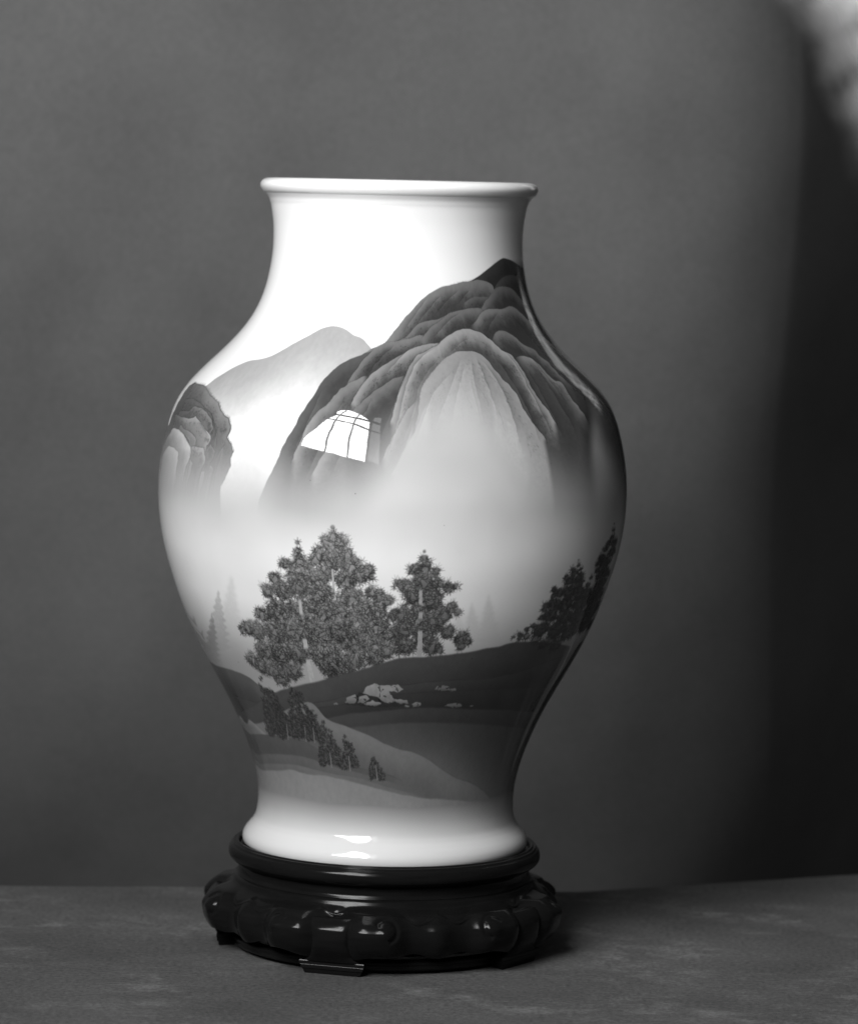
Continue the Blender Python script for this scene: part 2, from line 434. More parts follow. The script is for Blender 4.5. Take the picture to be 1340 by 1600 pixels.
def fold(line, edge, deep, depth, down=220, amp=1.0, soft=.8, speck=0.0, rim=0.0, tail=None, side=0, lift=1.0, fade=11, sharp=False):
    """one fold of a mountain: pale along its ridge line, darker away from it"""
    if not sharp and deep < .2: deep *= .78
    pl = crag(line, 2.0 if sharp else 4.0, amp, sharp)
    cv = on_vase(pl)
    bl = on_vase([(pl[-1][0] + side, pl[-1][1] + down), (pl[0][0], pl[0][1] + down)]) if tail is None else on_vase(tail)
    poly = np.vstack([cv, bl])
    x0, y0 = np.floor(poly.min(0)).astype(int) - 6; x1, y1 = np.ceil(poly.max(0)).astype(int) + 6
    x0 = max(0, x0); y0 = max(0, y0); x1 = min(PW, x1); y1 = min(PH, y1); w, h = x1 - x0, y1 - y0
    if w < 4 or h < 4: return
    m = gblur(fill(poly, x0, y0, w, h), soft)
    if fade > 0:                        # the fold dissolves towards its ends
        ends = np.minimum(dist_to(np.array([cv[0], bl[-1]]), x0, y0, w, h), dist_to(np.array([cv[-1], bl[0]]), x0, y0, w, h))
        m *= sst(ends, 0, fade * PS)
    d = dist_to(cv[::2] if len(cv) > 30 else cv, x0, y0, w, h)
    nz = vnoise(h, w, 26, 3)
    t = sst(d * (1 + .9 * nz), 0, depth * PS * .8)
    if sharp:                           # rock faces: lit at the head, dark at the foot and on the left
        g = (ROW[y0:y1, x0:x1] - cv[:, 1].min()) / PS * .75 - (COL[y0:y1, x0:x1] - cv[:, 0].mean()) / PS * .35
        t = np.clip(.25 * t + .85 * sst(g + 10 * nz, -4, depth * 2.2), 0, 1)
    tone = np.exp(np.log(edge) * (1 - t) + np.log(deep) * t)
    tone *= 1 + .16 * vnoise(h, w, 9, 2)
    tone *= 1 + .7 * lift * sst(ROW[y0:y1, x0:x1] / PS, 290, 440)
    tone *= 1 + .22 * vnoise(h, w, 5, 2) * sst(t, .1, .6)
    W = INK[y0:y1, x0:x1]
    if rim > 0:
        W *= 1 - rim * np.exp(-(d / 2.2) ** 2) * (1 - m)
    W[...] = W * (1 - m) + tone * m
    if speck > 0 and len(cv) > 4:       # moss and bushes: dabs trailing along the hollow of the fold
        n = int(len(cv) * 3.2 * min(1.6, speck / .008))
        i = rng.integers(1, len(cv) - 1, n); tg = cv[i + 1] - cv[i - 1]; ta = np.arctan2(tg[:, 1], tg[:, 0])
        off = depth * PS * rng.uniform(.30, .95, n)
        bx = cv[i, 0] - np.sin(ta) * off; by = cv[i, 1] + np.cos(ta) * off
        bx += rng.normal(0, 2, n); by += rng.normal(0, 2, n)
        ok = (bx > x0 + 2) & (bx < x1 - 3) & (by > y0 + 2) & (by < y1 - 3)
        bx = bx[ok]; by = by[ok]; ta = ta[ok]
        ok = m[(by - y0).astype(int), (bx - x0).astype(int)] > .8; bx = bx[ok]; by = by[ok]; ta = ta[ok]
        if len(bx) > 2:
            sy, sx, cov = strokes(bx, by, ta + rng.normal(0, .3, len(bx)), rng.uniform(2, 9, len(bx)), 1.0, rng.uniform(.1, .9, len(bx)))
            W = INK[sy, sx]; W[...] = W * (1 - cov * .8) + .45 * deep * cov * .8
    if rim >= .3:                       # bushes dotted along the far side of the ridge line
        fine = np.c_[np.interp(np.linspace(0, len(cv) - 1, len(cv) * 3), np.arange(len(cv)), cv[:, 0]), np.interp(np.linspace(0, len(cv) - 1, len(cv) * 3), np.arange(len(cv)), cv[:, 1])]
        fine = fine[rng.random(len(fine)) < .6] + rng.normal(0, .9, ((1, 2)))
        if len(fine) > 3:
            sy, sx, cov = strokes(fine[:, 0], fine[:, 1] - 1.2, rng.uniform(-2.4, -.7, len(fine)), rng.uniform(1.5, 4.5, len(fine)), .9, rng.uniform(.05, .8, len(fine)))
            W = INK[sy, sx]; W[...] = W * (1 - cov * .6) + .045 * cov * .6

def rib(line, dark=.45, width=13, light=.25, flip=1, amp=.6, grow=1.0):
    """a crease running down a slope: crisp on the line, shaded off on one side, lifted on the other"""
    cv = on_vase(crag(line, 3.0, amp))
    P = int(width * PS * 3)
    x0, y0 = np.floor(cv.min(0)).astype(int) - P; x1, y1 = np.ceil(cv.max(0)).astype(int) + P
    x0 = max(0, x0); y0 = max(0, y0); x1 = min(PW, x1); y1 = min(PH, y1); w, h = x1 - x0, y1 - y0
    yy, xx = np.mgrid[y0:y1, x0:x1].astype(np.float32)
    o = np.argsort(cv[:, 1])
    lx = np.interp(yy[:, 0], cv[o, 1], cv[o, 0])[:, None]
    d = dist_to(cv, x0, y0, w, h, 2)
    sd = np.sign(xx - lx) * flip
    along = (yy - cv[:, 1].min()) / max(1, np.ptp(cv[:, 1]))
    env = sst(along, -.02, .15) * (1 - sst(along, .55, 1.0))
    nz = 1 + .8 * vnoise(h, w, 20, 2)
    wd = width * PS * nz * (.5 + grow * np.clip(along, 0, 1))
    sh = np.exp(-(d / wd) ** 1.2) * sst(sd * d, -.8, .8)
    lt_ = np.exp(-(d / (wd * .8)) ** 1.4) * sst(-sd * d, -.8, .8)
    W = INK[y0:y1, x0:x1]
    W *= 1 - dark * sh * env
    W += (np.minimum(W * 1.8, .62) - W) * light * lt_ * env

def strokes(x, y, ang, ln, wd, strength):
    """many short brush strokes at once -> coverage map window"""
    n = 9
    t = np.linspace(0, 1, n)[None, :]
    px = x[:, None] + np.cos(ang)[:, None] * ln[:, None] * t
    py = y[:, None] + np.sin(ang)[:, None] * ln[:, None] * t
    x0 = int(px.min()) - 8; x1 = int(px.max()) + 8; y0 = int(py.min()) - 8; y1 = int(py.max()) + 8
    x0 = max(0, x0); y0 = max(0, y0); x1 = min(PW, x1); y1 = min(PH, y1)
    A = np.zeros((y1 - y0, x1 - x0), np.float32)
    ix = np.clip((px - x0).ravel(), 0, x1 - x0 - 2); iy = np.clip((py - y0).ravel(), 0, y1 - y0 - 2)
    fx = ix - ix.astype(int); fy = iy - iy.astype(int); ix = ix.astype(int); iy = iy.astype(int)
    wt = np.broadcast_to((1 - .5 * t) * strength[:, None], px.shape).ravel()
    for dx_, dy_, ww in ((0, 0, (1 - fx) * (1 - fy)), (1, 0, fx * (1 - fy)), (0, 1, (1 - fx) * fy), (1, 1, fx * fy)):
        np.add.at(A, (iy + dy_, ix + dx_), wt * ww)
    A = gblur(A, wd)
    return slice(y0, y1), slice(x0, x1), 1 - np.exp(-A * wd * 2.2)

def pine(blobs, base=.2, dark=.03, pitch=6.2, needle=7.0, wide=1.0, alpha=.96, trunk=None, lt=.45, lean=.25, puff=.9, halo=0.0):
    """blobs: (x, y, r) of the boughs in survey points; filled with dashes of needles
    that spray outward from the heart of each bough"""
    B = np.array(blobs, float); B[:, 2] *= puff
    c = on_vase(B[:, :2]); l = on_vase(np.c_[B[:, 0] - B[:, 2] * .7, B[:, 1]]); r = on_vase(np.c_[B[:, 0] + B[:, 2] * .7, B[:, 1]])
    rx = np.clip((r[:, 0] - l[:, 0]) / 1.4, B[:, 2] * PS * .8, B[:, 2] * PS * 3.2); ry = B[:, 2] * PS
    nl = needle * PS; pt = pitch * PS
    x0 = max(0, int((c[:, 0] - rx).min() - nl * 2)); x1 = min(PW, int((c[:, 0] + rx).max() + nl * 2))
    y0 = max(0, int((c[:, 1] - ry).min() - nl * 2)); y1 = min(PH, int((c[:, 1] + ry).max() + nl * 2))
    # seeds on a loose grid; each belongs to the bough drawn last (nearest the viewer)
    gx, gy = np.meshgrid(np.arange(x0, x1, pt), np.arange(y0, y1, pt * .92))
    gx = gx + (np.arange(gx.shape[0]) % 2)[:, None] * pt / 2
    X = (gx + rng.uniform(-.34, .34, gx.shape) * pt).ravel(); Y = (gy + rng.uniform(-.34, .34, gx.shape) * pt).ravel()
    own = np.full(len(X), -1); q = np.ones(len(X)); best = np.full(len(X), 9.0)
    for i, ((cx, cy), a_, b_) in enumerate(zip(c, rx, ry)):
        d = np.hypot((X - cx) / a_, (Y - cy) / b_)
        hit = d < np.minimum(1.0, best * 1.0)
        own[hit] = i; q[hit] = d[hit]; best = np.where(hit, d, best)
    k = own >= 0; X = X[k]; Y = Y[k]; own = own[k]; q = q[k]
    dx = (X - c[own, 0]) / rx[own]; dy = (Y - c[own, 1]) / ry[own]
    ang = np.arctan2(dy - lean, dx + rng.normal(0, .1, len(X))) + rng.normal(0, .5, len(X))
    # pale ground of the foliage
    sh_ = (y1 - y0, x1 - x0)
    yy_, xx_ = np.mgrid[y0:y1, x0:x1].astype(np.float32)
    jag = 1 + .9 * vnoise(*sh_, 9, 2)
    gm = np.zeros(sh_, np.float32); tm = np.full(sh_, base, np.float32)
    for (cx, cy), a_, b_ in zip(c, rx, ry):         # each bough paler along its top, dark beneath
        i0 = max(0, int(cx - a_ * 1.5 - x0)); i1 = min(sh_[1], int(cx + a_ * 1.5 - x0) + 1); j0 = max(0, int(cy - b_ * 1.5 - y0)); j1 = min(sh_[0], int(cy + b_ * 1.5 - y0) + 1)
        if i1 - i0 < 2 or j1 - j0 < 2: continue
        ex = (xx_[j0:j1, i0:i1] - cx) / a_; ey_ = (yy_[j0:j1, i0:i1] - cy) / b_
        mk_ = (ex ** 2 + ey_ ** 2 < (.92 * jag[j0:j1, i0:i1]) ** 2)
        gm[j0:j1, i0:i1] = np.maximum(gm[j0:j1, i0:i1], mk_)
        tm[j0:j1, i0:i1] = np.where(mk_, base * np.clip(1.05 - .62 * ey_, .35, 1.7), tm[j0:j1, i0:i1])
    W = INK[y0:y1, x0:x1]
    if halo > 0:
        gh = gblur(gm, 7); W += (np.minimum(W * 1.8, .42) - W) * np.where(W < .42, halo, 0) * np.clip(gh * 1.4, 0, 1)
    gm = gblur(gm, 1.6) * alpha; tm = gblur(tm, 2.0)
    W[...] = W * (1 - gm) + tm * (1 + .3 * vnoise(*sh_, 40, 2) + .2 * vnoise(*sh_, 7, 2)) * gm
    lowf = vnoise(64, 64, 9, 3)
    lf = lowf[np.clip(((Y - y0) / (y1 - y0) * 63).astype(int), 0, 63), np.clip(((X - x0) / (x1 - x0) * 63).astype(int), 0, 63)]
    shade = rng.uniform(.75, 1.15, len(B))[own] * (1.05 - .3 * q) * np.clip(1 + 1.2 * lf, .5, 1.5) * np.clip(.95 + .45 * dy, .45, 1.5)
    kk = 5
    fa = np.repeat(ang, kk) + np.tile(np.linspace(-1.55, 1.55, kk), len(X)) + rng.normal(0, .16, len(X) * kk)
    ln = nl * rng.uniform(.6, 1.05, len(fa))
    fx = np.repeat(X, kk) + np.cos(fa) * nl * .16; fy = np.repeat(Y, kk) + np.sin(fa) * nl * .16
    st = np.repeat(shade, kk) * rng.uniform(.5, 1.3, len(fa))
    sy, sx, cov = strokes(fx, fy, fa, ln, wide, 2.5 * st)
    W = INK[sy, sx]; W[...] = W * (1 - cov * .96) + dark * cov * .96
    # a few lighter needles catch the eye between the dark ones
    sel = rng.random(len(fa)) < .16
    sy, sx, cov = strokes(fx[sel] + 1.5, fy[sel] - 1.5, fa[sel], ln[sel] * .8, .8, np.full(sel.sum(), .8))
    W = INK[sy, sx]; W[...] = W * (1 - cov * .6) + base * 1.7 * cov * .6
    if trunk is not None:
        t0, t1, w0, w1, br = trunk
        tp = on_vase([t0, t1])
        n = 70; u = np.linspace(0, 1, n)
        xs = tp[0, 0] + (tp[1, 0] - tp[0, 0]) * u + rng.normal(0, .35, n); ys = tp[0, 1] + (tp[1, 1] - tp[0, 1]) * u
        ww = (w0 + (w1 - w0) * u) * PS / 2
        poly = np.r_[np.c_[xs - ww, ys], np.c_[xs + ww, ys][::-1]]
        a0, b0 = np.floor(poly.min(0)).astype(int) - 3; a1, b1 = np.ceil(poly.max(0)).astype(int) + 3
        m = gblur(fill(poly, a0, b0, a1 - a0, b1 - b0), .8)
        vis = np.zeros(b1 - b0, np.float32)
        yy = (np.arange(b0, b1) - ys[0]) / max(1, ys[-1] - ys[0])
        for g0, g1 in br:                 # the trunk shows only between the boughs
            vis = np.maximum(vis, sst(yy, g0 - .02, g0 + .02) * (1 - sst(yy, g1 - .02, g1 + .02)))
        m *= vis[:, None] * .97
        W = INK[b0:b1, a0:a1]; W[...] = W * (1 - m) + lt * (1 + .3 * vnoise(b1 - b0, a1 - a0, 5, 2)) * m

def wash(pts_edge, bottom, top_tone, low_tone, depth, soft=1.8, amp=.4, rim=0.0, line=0.0, alpha=1.0, ends=0):
    """a hill or bank: tone along its upper edge grading to another below; bottom closes it"""
    pl = crag(pts_edge, 5.0, amp); cv = on_vase(pl)
    bt = on_vase(bottom)
    poly = np.vstack([cv, bt[::-1]])
    x0, y0 = np.floor(poly.min(0)).astype(int) - 8; x1, y1 = np.ceil(poly.max(0)).astype(int) + 8
    x0 = max(0, x0); y0 = max(0, y0); x1 = min(PW, x1); y1 = min(PH, y1); w, h = x1 - x0, y1 - y0
    m = gblur(fill(poly, x0, y0, w, h), soft) * alpha
    if ends:
        m = m * sst(dist_to(np.array([cv[-1], bt[-1]]), x0, y0, w, h), 0, ends * PS)
    ey = np.interp(np.arange(x0, x1), cv[np.argsort(cv[:, 0]), 0], cv[np.argsort(cv[:, 0]), 1])
    d = np.maximum(0, ROW[y0:y1, x0:x1] - ey[None, :]) / PS
    t = sst(d + 12 * vnoise(h, w, 60, 2), 0, depth * 1.35)
    tone = np.exp(np.log(top_tone) * (1 - t) + np.log(low_tone) * t) * (1 + .16 * vnoise(h, w, 12, 3) + .12 * vnoise(h, w, 90, 2))
    W = INK[y0:y1, x0:x1]
    W[...] = W * (1 - m) + tone * m
    if line > 0:
        dd = dist_to(cv, x0, y0, w, h)
        W *= 1 - .7 * line * np.exp(-(dd / 2.0) ** 2) * np.clip(1 + 2.2 * vnoise(h, w, 30, 2), 0, 1.4)

def ghost(x, y, wid, hgt, tone, soft):
    wid *= 1.35
    """a pine far off in the mist"""
    pts = []
    for k in range(19):
        t = k / 18; pts.append((x - wid * (t ** .8) * (.5 + .5 * (k % 2)) * rng.uniform(.85, 1.1), y + hgt * t))
    right = [(2 * x - a + rng.normal(0, .6), b) for a, b in pts[::-1]]
    poly = on_vase(pts + right)
    x0, y0 = np.floor(poly.min(0)).astype(int) - 14; x1, y1 = np.ceil(poly.max(0)).astype(int) + 14
    w, h = x1 - x0, y1 - y0
    m = gblur(fill(poly, x0, y0, w, h), soft)
    m *= (1 - sst(ROW[y0:y1, x0:x1], poly[:, 1].min() + hgt * PS * .3, poly[:, 1].max())) * .8 + .2
    m *= np.clip(1 + .8 * vnoise(h, w, 5, 2), 0, 1)
    W = INK[y0:y1, x0:x1]; W[...] = W * (1 - m * .85) + tone * W * m * .85

def paint():
    rowY = ROW / PS                      # survey height of a row
    colA = (COL / PW - .5) * 2 * math.pi
    # ---- far pale hill
    v5 = view(230, 480, 3.436)
    hill = v5([(240, 470), (320, 420), (360, 390), (420, 350), (480, 315), (540, 290), (590, 281), (640, 270), (700, 245), (760, 210), (820, 175), (880, 145), (930, 115), (980, 102), (1030, 103), (1070, 120), (1110, 150), (1150, 165), (1185, 200), (1210, 230), (1260, 330)])
    wash(hill, [(260, 930), (640, 930)], .40, .96, 110, soft=1.0, amp=.3)
    # ---- tall mountain: its flank goes on round the right side
    g0 = sst(colA, .8, .9) * sst(rowY, 112, 135)
    gt = .06 + .24 * sst(rowY, 200, 300)
    INK[...] = INK * (1 - g0) + gt * g0
    flank = 118 + 300 * sst(colA, .95, 1.9) + 60 * np.sin((colA - 1) * 3)
    m = gblur(((rowY > flank) & (colA > .95)).astype(np.float32)[:, PW // 2:], 1.0)
    m *= sst(colA[:, PW // 2:], .92, 1.10)
    tn = .055 + .48 * sst(rowY[:, PW // 2:] - flank[:, PW // 2:] + 60 * vnoise(PH, PW - PW // 2, 70, 3) + 30 * np.sin((colA[:, PW // 2:] * 9 - rowY[:, PW // 2:] / 60)), 90, 300)
    INK[:, PW // 2:] = INK[:, PW // 2:] * (1 - m) + tn * m
    v = view(400, 390, 2.393)
    fold(v([(790, 122), (830, 100), (850, 85), (880, 60), (905, 40), (925, 32), (950, 38), (975, 52), (1000, 72), (1012, 100), (1030, 150), (1060, 230)]), .050, .035, 30, amp=.3, rim=.2, fade=0)
    fold(v([(890, 150), (905, 120), (930, 99), (960, 97), (985, 112), (1003, 150), (1020, 200)]), .075, .035, 26, amp=.5, fade=4)
    fold(v([(405, 392), (430, 375), (465, 358), (490, 340), (520, 300), (550, 260), (580, 230), (610, 195), (650, 160), (690, 140), (740, 129), (790, 117), (830, 112), (860, 120), (885, 135), (890, 170)]), .20, .055, 50, amp=.8, speck=.012, rim=.25, fade=4)
    fold(v([(770, 200), (800, 182), (830, 175), (860, 178), (880, 170)]), .12, .06, 18, speck=.012)
    fold(v([(840, 222), (852, 205), (862, 185), (877, 163), (892, 147), (915, 138), (945, 140), (968, 157), (985, 180), (1000, 205), (1018, 235), (1040, 270), (1060, 310)]), .15, .045, 34, rim=.35)
    fold(v([(530, 345), (560, 325), (590, 296), (620, 272), (650, 262), (685, 258), (720, 240), (750, 232)]), .15, .055, 28, speck=.012, rim=.3)
    fold(v([(600, 368), (625, 330), (655, 290), (690, 262), (720, 242), (760, 224), (800, 215), (830, 216), (850, 230)]), .16, .050, 36, speck=.010, rim=.35)
    fold(v([(800, 292), (825, 265), (845, 235), (880, 222), (920, 219), (950, 212), (975, 225), (1000, 250), (1030, 282), (1060, 312), (1100, 352), (1140, 395), (1190, 450)]), .20, .040, 34, speck=.010, rim=.4, fade=34)
    fold(v([(835, 300), (850, 272), (880, 258), (915, 255), (940, 275)]), .085, .05, 20, speck=.01)
    fold(v([(870, 352), (892, 318), (905, 303), (930, 305), (960, 322), (990, 347), (1010, 358), (1040, 376), (1080, 412), (1110, 442), (1150, 482), (1200, 540)]), .17, .05, 32, speck=.014, rim=.4, fade=34)
    fold(v([(5, 950), (25, 900), (50, 850), (75, 800), (95, 750), (115, 705), (140, 665), (160, 620), (180, 595), (205, 560), (225, 530), (245, 495), (270, 465), (300, 440), (330, 420), (370, 400), (405, 388), (440, 375)]), .085, .060, 40, amp=.7, rim=.2, fade=2)
    fold(v([(335, 505), (345, 490), (370, 455), (395, 420), (420, 395), (440, 375), (470, 358), (500, 347), (540, 338), (580, 328), (630, 320)]), .17, .060, 30, speck=.012, rim=.35)
    fold(v([(130, 800), (150, 740), (175, 690), (200, 640), (225, 605), (265, 575), (300, 530), (340, 503), (380, 482), (420, 468)]), .19, .095, 36, speck=.004, rim=.3)
    fold(v([(345, 590), (380, 530), (410, 490), (440, 460), (480, 430), (520, 405), (560, 385), (600, 365), (640, 352), (690, 347)]), .25, .075, 36, speck=.014, rim=.4)
    fold(v([(365, 600), (400, 562), (440, 530), (480, 500), (520, 480), (560, 468)]), .15, .06, 36, rim=.35)
    fold(v([(200, 860), (235, 790), (275, 730), (320, 660), (350, 620)]), .20, .13, 34)
    fold(v([(965, 402), (985, 400), (1010, 403), (1035, 412), (1062, 437), (1090, 470), (1115, 490), (1140, 496), (1160, 520), (1182, 558), (1215, 605), (1250, 660)]), .24, .075, 38, speck=.010, rim=.4, fade=34)
    fold(v([(1120, 500), (1140, 512), (1165, 545), (1195, 590), (1225, 640)]), .16, .1, 24, fade=34)
    fold(v([(500, 660), (510, 620), (520, 580), (532, 535), (550, 482), (575, 432), (600, 397), (630, 380), (665, 362), (690, 345), (710, 325), (735, 308), (765, 296), (800, 295), (830, 305), (860, 322), (890, 350), (915, 372), (950, 397), (980, 430), (1005, 472), (1030, 520), (1060, 562), (1090, 605), (1130, 660)]), .31, .080, 46, speck=.012, rim=.6, down=260)
    fold(v([(470, 790), (500, 720), (530, 665), (560, 610), (580, 585), (605, 550)]), .26, .12, 26, speck=.004, rim=.3)
    fold(v([(590, 690), (597, 640), (603, 590), (608, 545), (622, 510), (650, 470), (680, 435), (710, 405), (740, 385), (770, 375), (805, 378), (835, 390), (865, 415), (890, 450), (915, 480), (950, 512), (980, 552), (1003, 600), (1040, 655), (1090, 720)]), .27, .27, 46, speck=.006, rim=.3, down=260)
    fold(v([(520, 820), (545, 765), (560, 735), (575, 690), (582, 650), (588, 610)]), .30, .2, 24)
    fold(v([(500, 850), (560, 745), (590, 690), (612, 640), (628, 600), (642, 572), (655, 550)]), .42, .40, 60, amp=.8, soft=1.2, down=200)
    fold(v([(835, 440), (872, 480), (900, 510), (930, 560), (957, 613), (975, 632), (1000, 682), (1018, 750), (1035, 820)]), .30, .38, 30, amp=.8, soft=1.2, side=-60, down=200)
    fold(v([(880, 500), (905, 545), (925, 590), (938, 640), (945, 700)]), .34, .42, 20, amp=.8, soft=1.5, side=-40, down=120)
    # creases fanning down the flanks
    for ln_, dk_, wd_, fl_ in (
            ([(700, 395), (640, 455), (606, 520), (588, 600), (560, 690), (525, 790)], .42, 12, -1),
            ([(735, 450), (690, 500), (655, 550), (630, 620), (600, 700), (570, 770)], .30, 12, -1),
            ([(690, 350), (615, 405), (575, 470), (548, 560), (530, 640), (500, 740), (470, 830)], .45, 12, -1),
            ([(560, 480), (520, 560), (490, 640), (455, 730), (420, 830)], .40, 13, -1),
            ([(440, 545), (400, 620), (350, 710), (300, 800), (262, 880)], .36, 13, -1),
            ([(330, 560), (285, 640), (240, 730), (200, 820), (170, 900)], .36, 12, -1),
            ([(250, 520), (210, 600), (165, 700), (130, 790)], .30, 10, -1),
            ([(830, 400), (870, 445), (905, 500), (935, 560), (962, 640), (985, 720), (1000, 800)], .36, 12, 1),
            ([(880, 395), (925, 445), (965, 505), (1003, 575), (1040, 660), (1075, 760)], .42, 12, 1),
            ([(905, 360), (960, 415), (1000, 480), (1045, 570), (1090, 660), (1130, 770)], .40, 11, 1),
            ([(990, 420), (1030, 480), (1075, 560), (1120, 640), (1165, 750)], .40, 10, 1),
            ([(1040, 430), (1085, 500), (1130, 570), (1175, 650), (1210, 740)], .36, 9, 1),
            ([(960, 330), (1010, 385), (1065, 450), (1120, 520), (1180, 610)], .34, 8, 1),
            ([(940, 235), (990, 290), (1050, 360), (1110, 430), (1170, 500)], .34, 8, 1),
            ([(640, 175), (600, 235), (565, 290), (530, 335)], .30, 9, -1),
            ([(700, 165), (650, 215), (615, 260), (585, 300)], .34, 9, -1),
            ([(760, 150), (715, 190), (680, 230), (650, 262)], .34, 9, -1),
            ([(800, 150), (770, 180), (745, 215)], .30, 8, -1),
            ([(520, 355), (470, 400), (430, 450), (405, 490)], .36, 9, -1),
            ([(610, 345), (560, 380), (515, 430), (475, 480)], .34, 9, -1),
            ([(760, 235), (715, 270), (680, 310), (650, 345)], .36, 9, -1),
            ([(905, 235), (880, 270), (862, 305), (850, 330)], .34, 9, -1),
            ([(800, 330), (760, 350), (725, 385), (700, 420)], .22, 10, -1),
            ([(770, 400), (742, 470), (716, 540), (690, 610), (655, 700)], .26, 15, -1), ([(780, 420), (764, 490), (748, 560), (730, 640), (715, 720)], .24, 13, -1),
            ([(800, 405), (812, 470), (826, 540), (842, 610), (856, 690)], .24, 13, 1), ([(815, 395), (842, 455), (868, 520), (890, 590), (905, 670)], .28, 14, 1),
            ([(800, 480), (812, 540), (828, 610), (840, 690)], .16, 9, 1)):
        rib(v(ln_), dk_, wd_, .25, fl_)
    # dark clefts on the bright face
    for line in ([(765, 590), (772, 615), (780, 650)], [(785, 545), (800, 575), (806, 600)], [(800, 580), (815, 600), (828, 630)], [(848, 540), (862, 565), (870, 590)], [(825, 510), (840, 525), (850, 545)], [(870, 470), (900, 500), (935, 535)], [(905, 600), (920, 640), (930, 680)], [(760, 485), (770, 510), (778, 530)]):
        cl = on_vase(crag(v(line), 2.0, .8)); n = len(cl) - 1
        dxy = np.diff(cl, axis=0)
        sy, sx, cov = strokes(cl[:-1, 0], cl[:-1, 1], np.arctan2(dxy[:, 1], dxy[:, 0]), np.hypot(*dxy.T) * 1.2, .9, rng.random(n) * .5 + .1)
        W = INK[sy, sx]; W[...] = W * (1 - cov * .7) + .12 * cov * .7
    # scattered brush texture down the flanks
    fl = v([(x, y) for x, y in zip(rng.uniform(420, 1150, 900), rng.uniform(330, 640, 900))])
    keep = [q for q in fl]
    cc = on_vase(keep)
    val = INK[np.clip(cc[:, 1].astype(int), 0, PH - 1), np.clip(cc[:, 0].astype(int), 0, PW - 1)]
    cc = cc[(val < .17)]
    side = np.where(cc[:, 0] < on_vase([(720, 600)])[0, 0], 2.1, 1.0)
    sy, sx, cov = strokes(cc[:, 0], cc[:, 1], side + rng.normal(0, .2, len(cc)), rng.uniform(5, 13, len(cc)), .9, rng.uniform(.1, .45, len(cc)))
    W = INK[sy, sx]; W[...] = W * (1 - cov * .5) + .03 * cov * .5
    # tiny trees along the top ridges
    for line in ([(740, 128), (790, 116), (830, 104), (850, 86)], [(490, 340), (520, 300), (550, 260)], [(840, 222), (800, 215), (760, 223), (720, 240)]):
        cl = on_vase(crag(v(line), 2.6, .5))
        sy, sx, cov = strokes(cl[:, 0], cl[:, 1] + 1, np.full(len(cl), -1.57) + rng.normal(0, .2, len(cl)), rng.uniform(3, 7, len(cl)), .9, rng.uniform(.3, .9, len(cl)))
        W = INK[sy, sx]; W[...] = W * (1 - cov * .85) + .04 * cov * .85
    # ---- left crag
    r = view(240, 580, 6.156)
    fold(r([(60, 760), (100, 620), (160, 480), (220, 330), (280, 220), (340, 140), (400, 97), (410, 115), (460, 125), (490, 130), (520, 170), (545, 220), (590, 270), (630, 300), (645, 360), (680, 420), (725, 450), (745, 520), (740, 570), (705, 632), (740, 690), (765, 770), (740, 830), (740, 910), (700, 990), (660, 1080), (620, 1180), (590, 1300), (560, 1500)]), .25, .085, 24, amp=.5, tail=r([(60, 1500)]), speck=.006, lift=0.0, fade=0, sharp=True, rim=.4)
    RK = dict(amp=.5, down=150, soft=.7, rim=.75, lift=0.0, fade=3, sharp=True)
    fold(r([(180, 420), (230, 330), (300, 270), (380, 260), (450, 310), (540, 400), (600, 520), (610, 620), (590, 740)]), .13, .075, 16, speck=.03, **RK)
    fold(r([(235, 425), (262, 376), (340, 385), (400, 332), (450, 350), (520, 400), (560, 470), (575, 560), (545, 600)]), .22, .10, 12, speck=.02, **RK)
    fold(r([(680, 700), (640, 760), (610, 830), (590, 900), (585, 980)][::-1]), .16, .09, 9, **RK)
    fold(r([(500, 770), (545, 700), (592, 770), (575, 830), (540, 880), (530, 950)]), .18, .09, 12, speck=.02, **RK)
    fold(r([(120, 620), (150, 530), (180, 450), (215, 415), (260, 440), (330, 452), (385, 445), (402, 433), (440, 480), (490, 550), (550, 622), (545, 680), (512, 722)]), .34, .09, 15, speck=.004, **RK)
    fold(r([(250, 530), (265, 515), (290, 560), (330, 570), (370, 600), (412, 660), (405, 702)]), .28, .14, 10, **RK)
    fold(r([(430, 1090), (450, 970), (490, 958), (482, 1040), (452, 1140), (440, 1290)]), .24, .15, 10, **RK)
    fold(r([(360, 830), (366, 722), (420, 730), (480, 740), (492, 800), (502, 850), (462, 940), (432, 1030), (402, 1150), (385, 1300)]), .36, .10, 16, speck=.006, **RK)
    fold(r([(500, 1030), (550, 900), (576, 940), (547, 1050), (522, 1170), (510, 1310)]), .22, .15, 10, speck=.01, **RK)
    fold(r([(300, 1010), (342, 850), (376, 882), (360, 960), (322, 1080), (300, 1210)]), .28, .16, 10, **RK)
    fold(r([(80, 740), (130, 640), (192, 545), (240, 560), (300, 620), (330, 680), (356, 732), (352, 830), (322, 900), (290, 1000), (270, 1120)]), .60, .13, 26, **RK)
    fold(r([(30, 960), (60, 880), (100, 780), (150, 712), (200, 740), (242, 780), (236, 850), (216, 950), (216, 1050), (190, 1180), (178, 1310)]), .52, .17, 28, **RK)
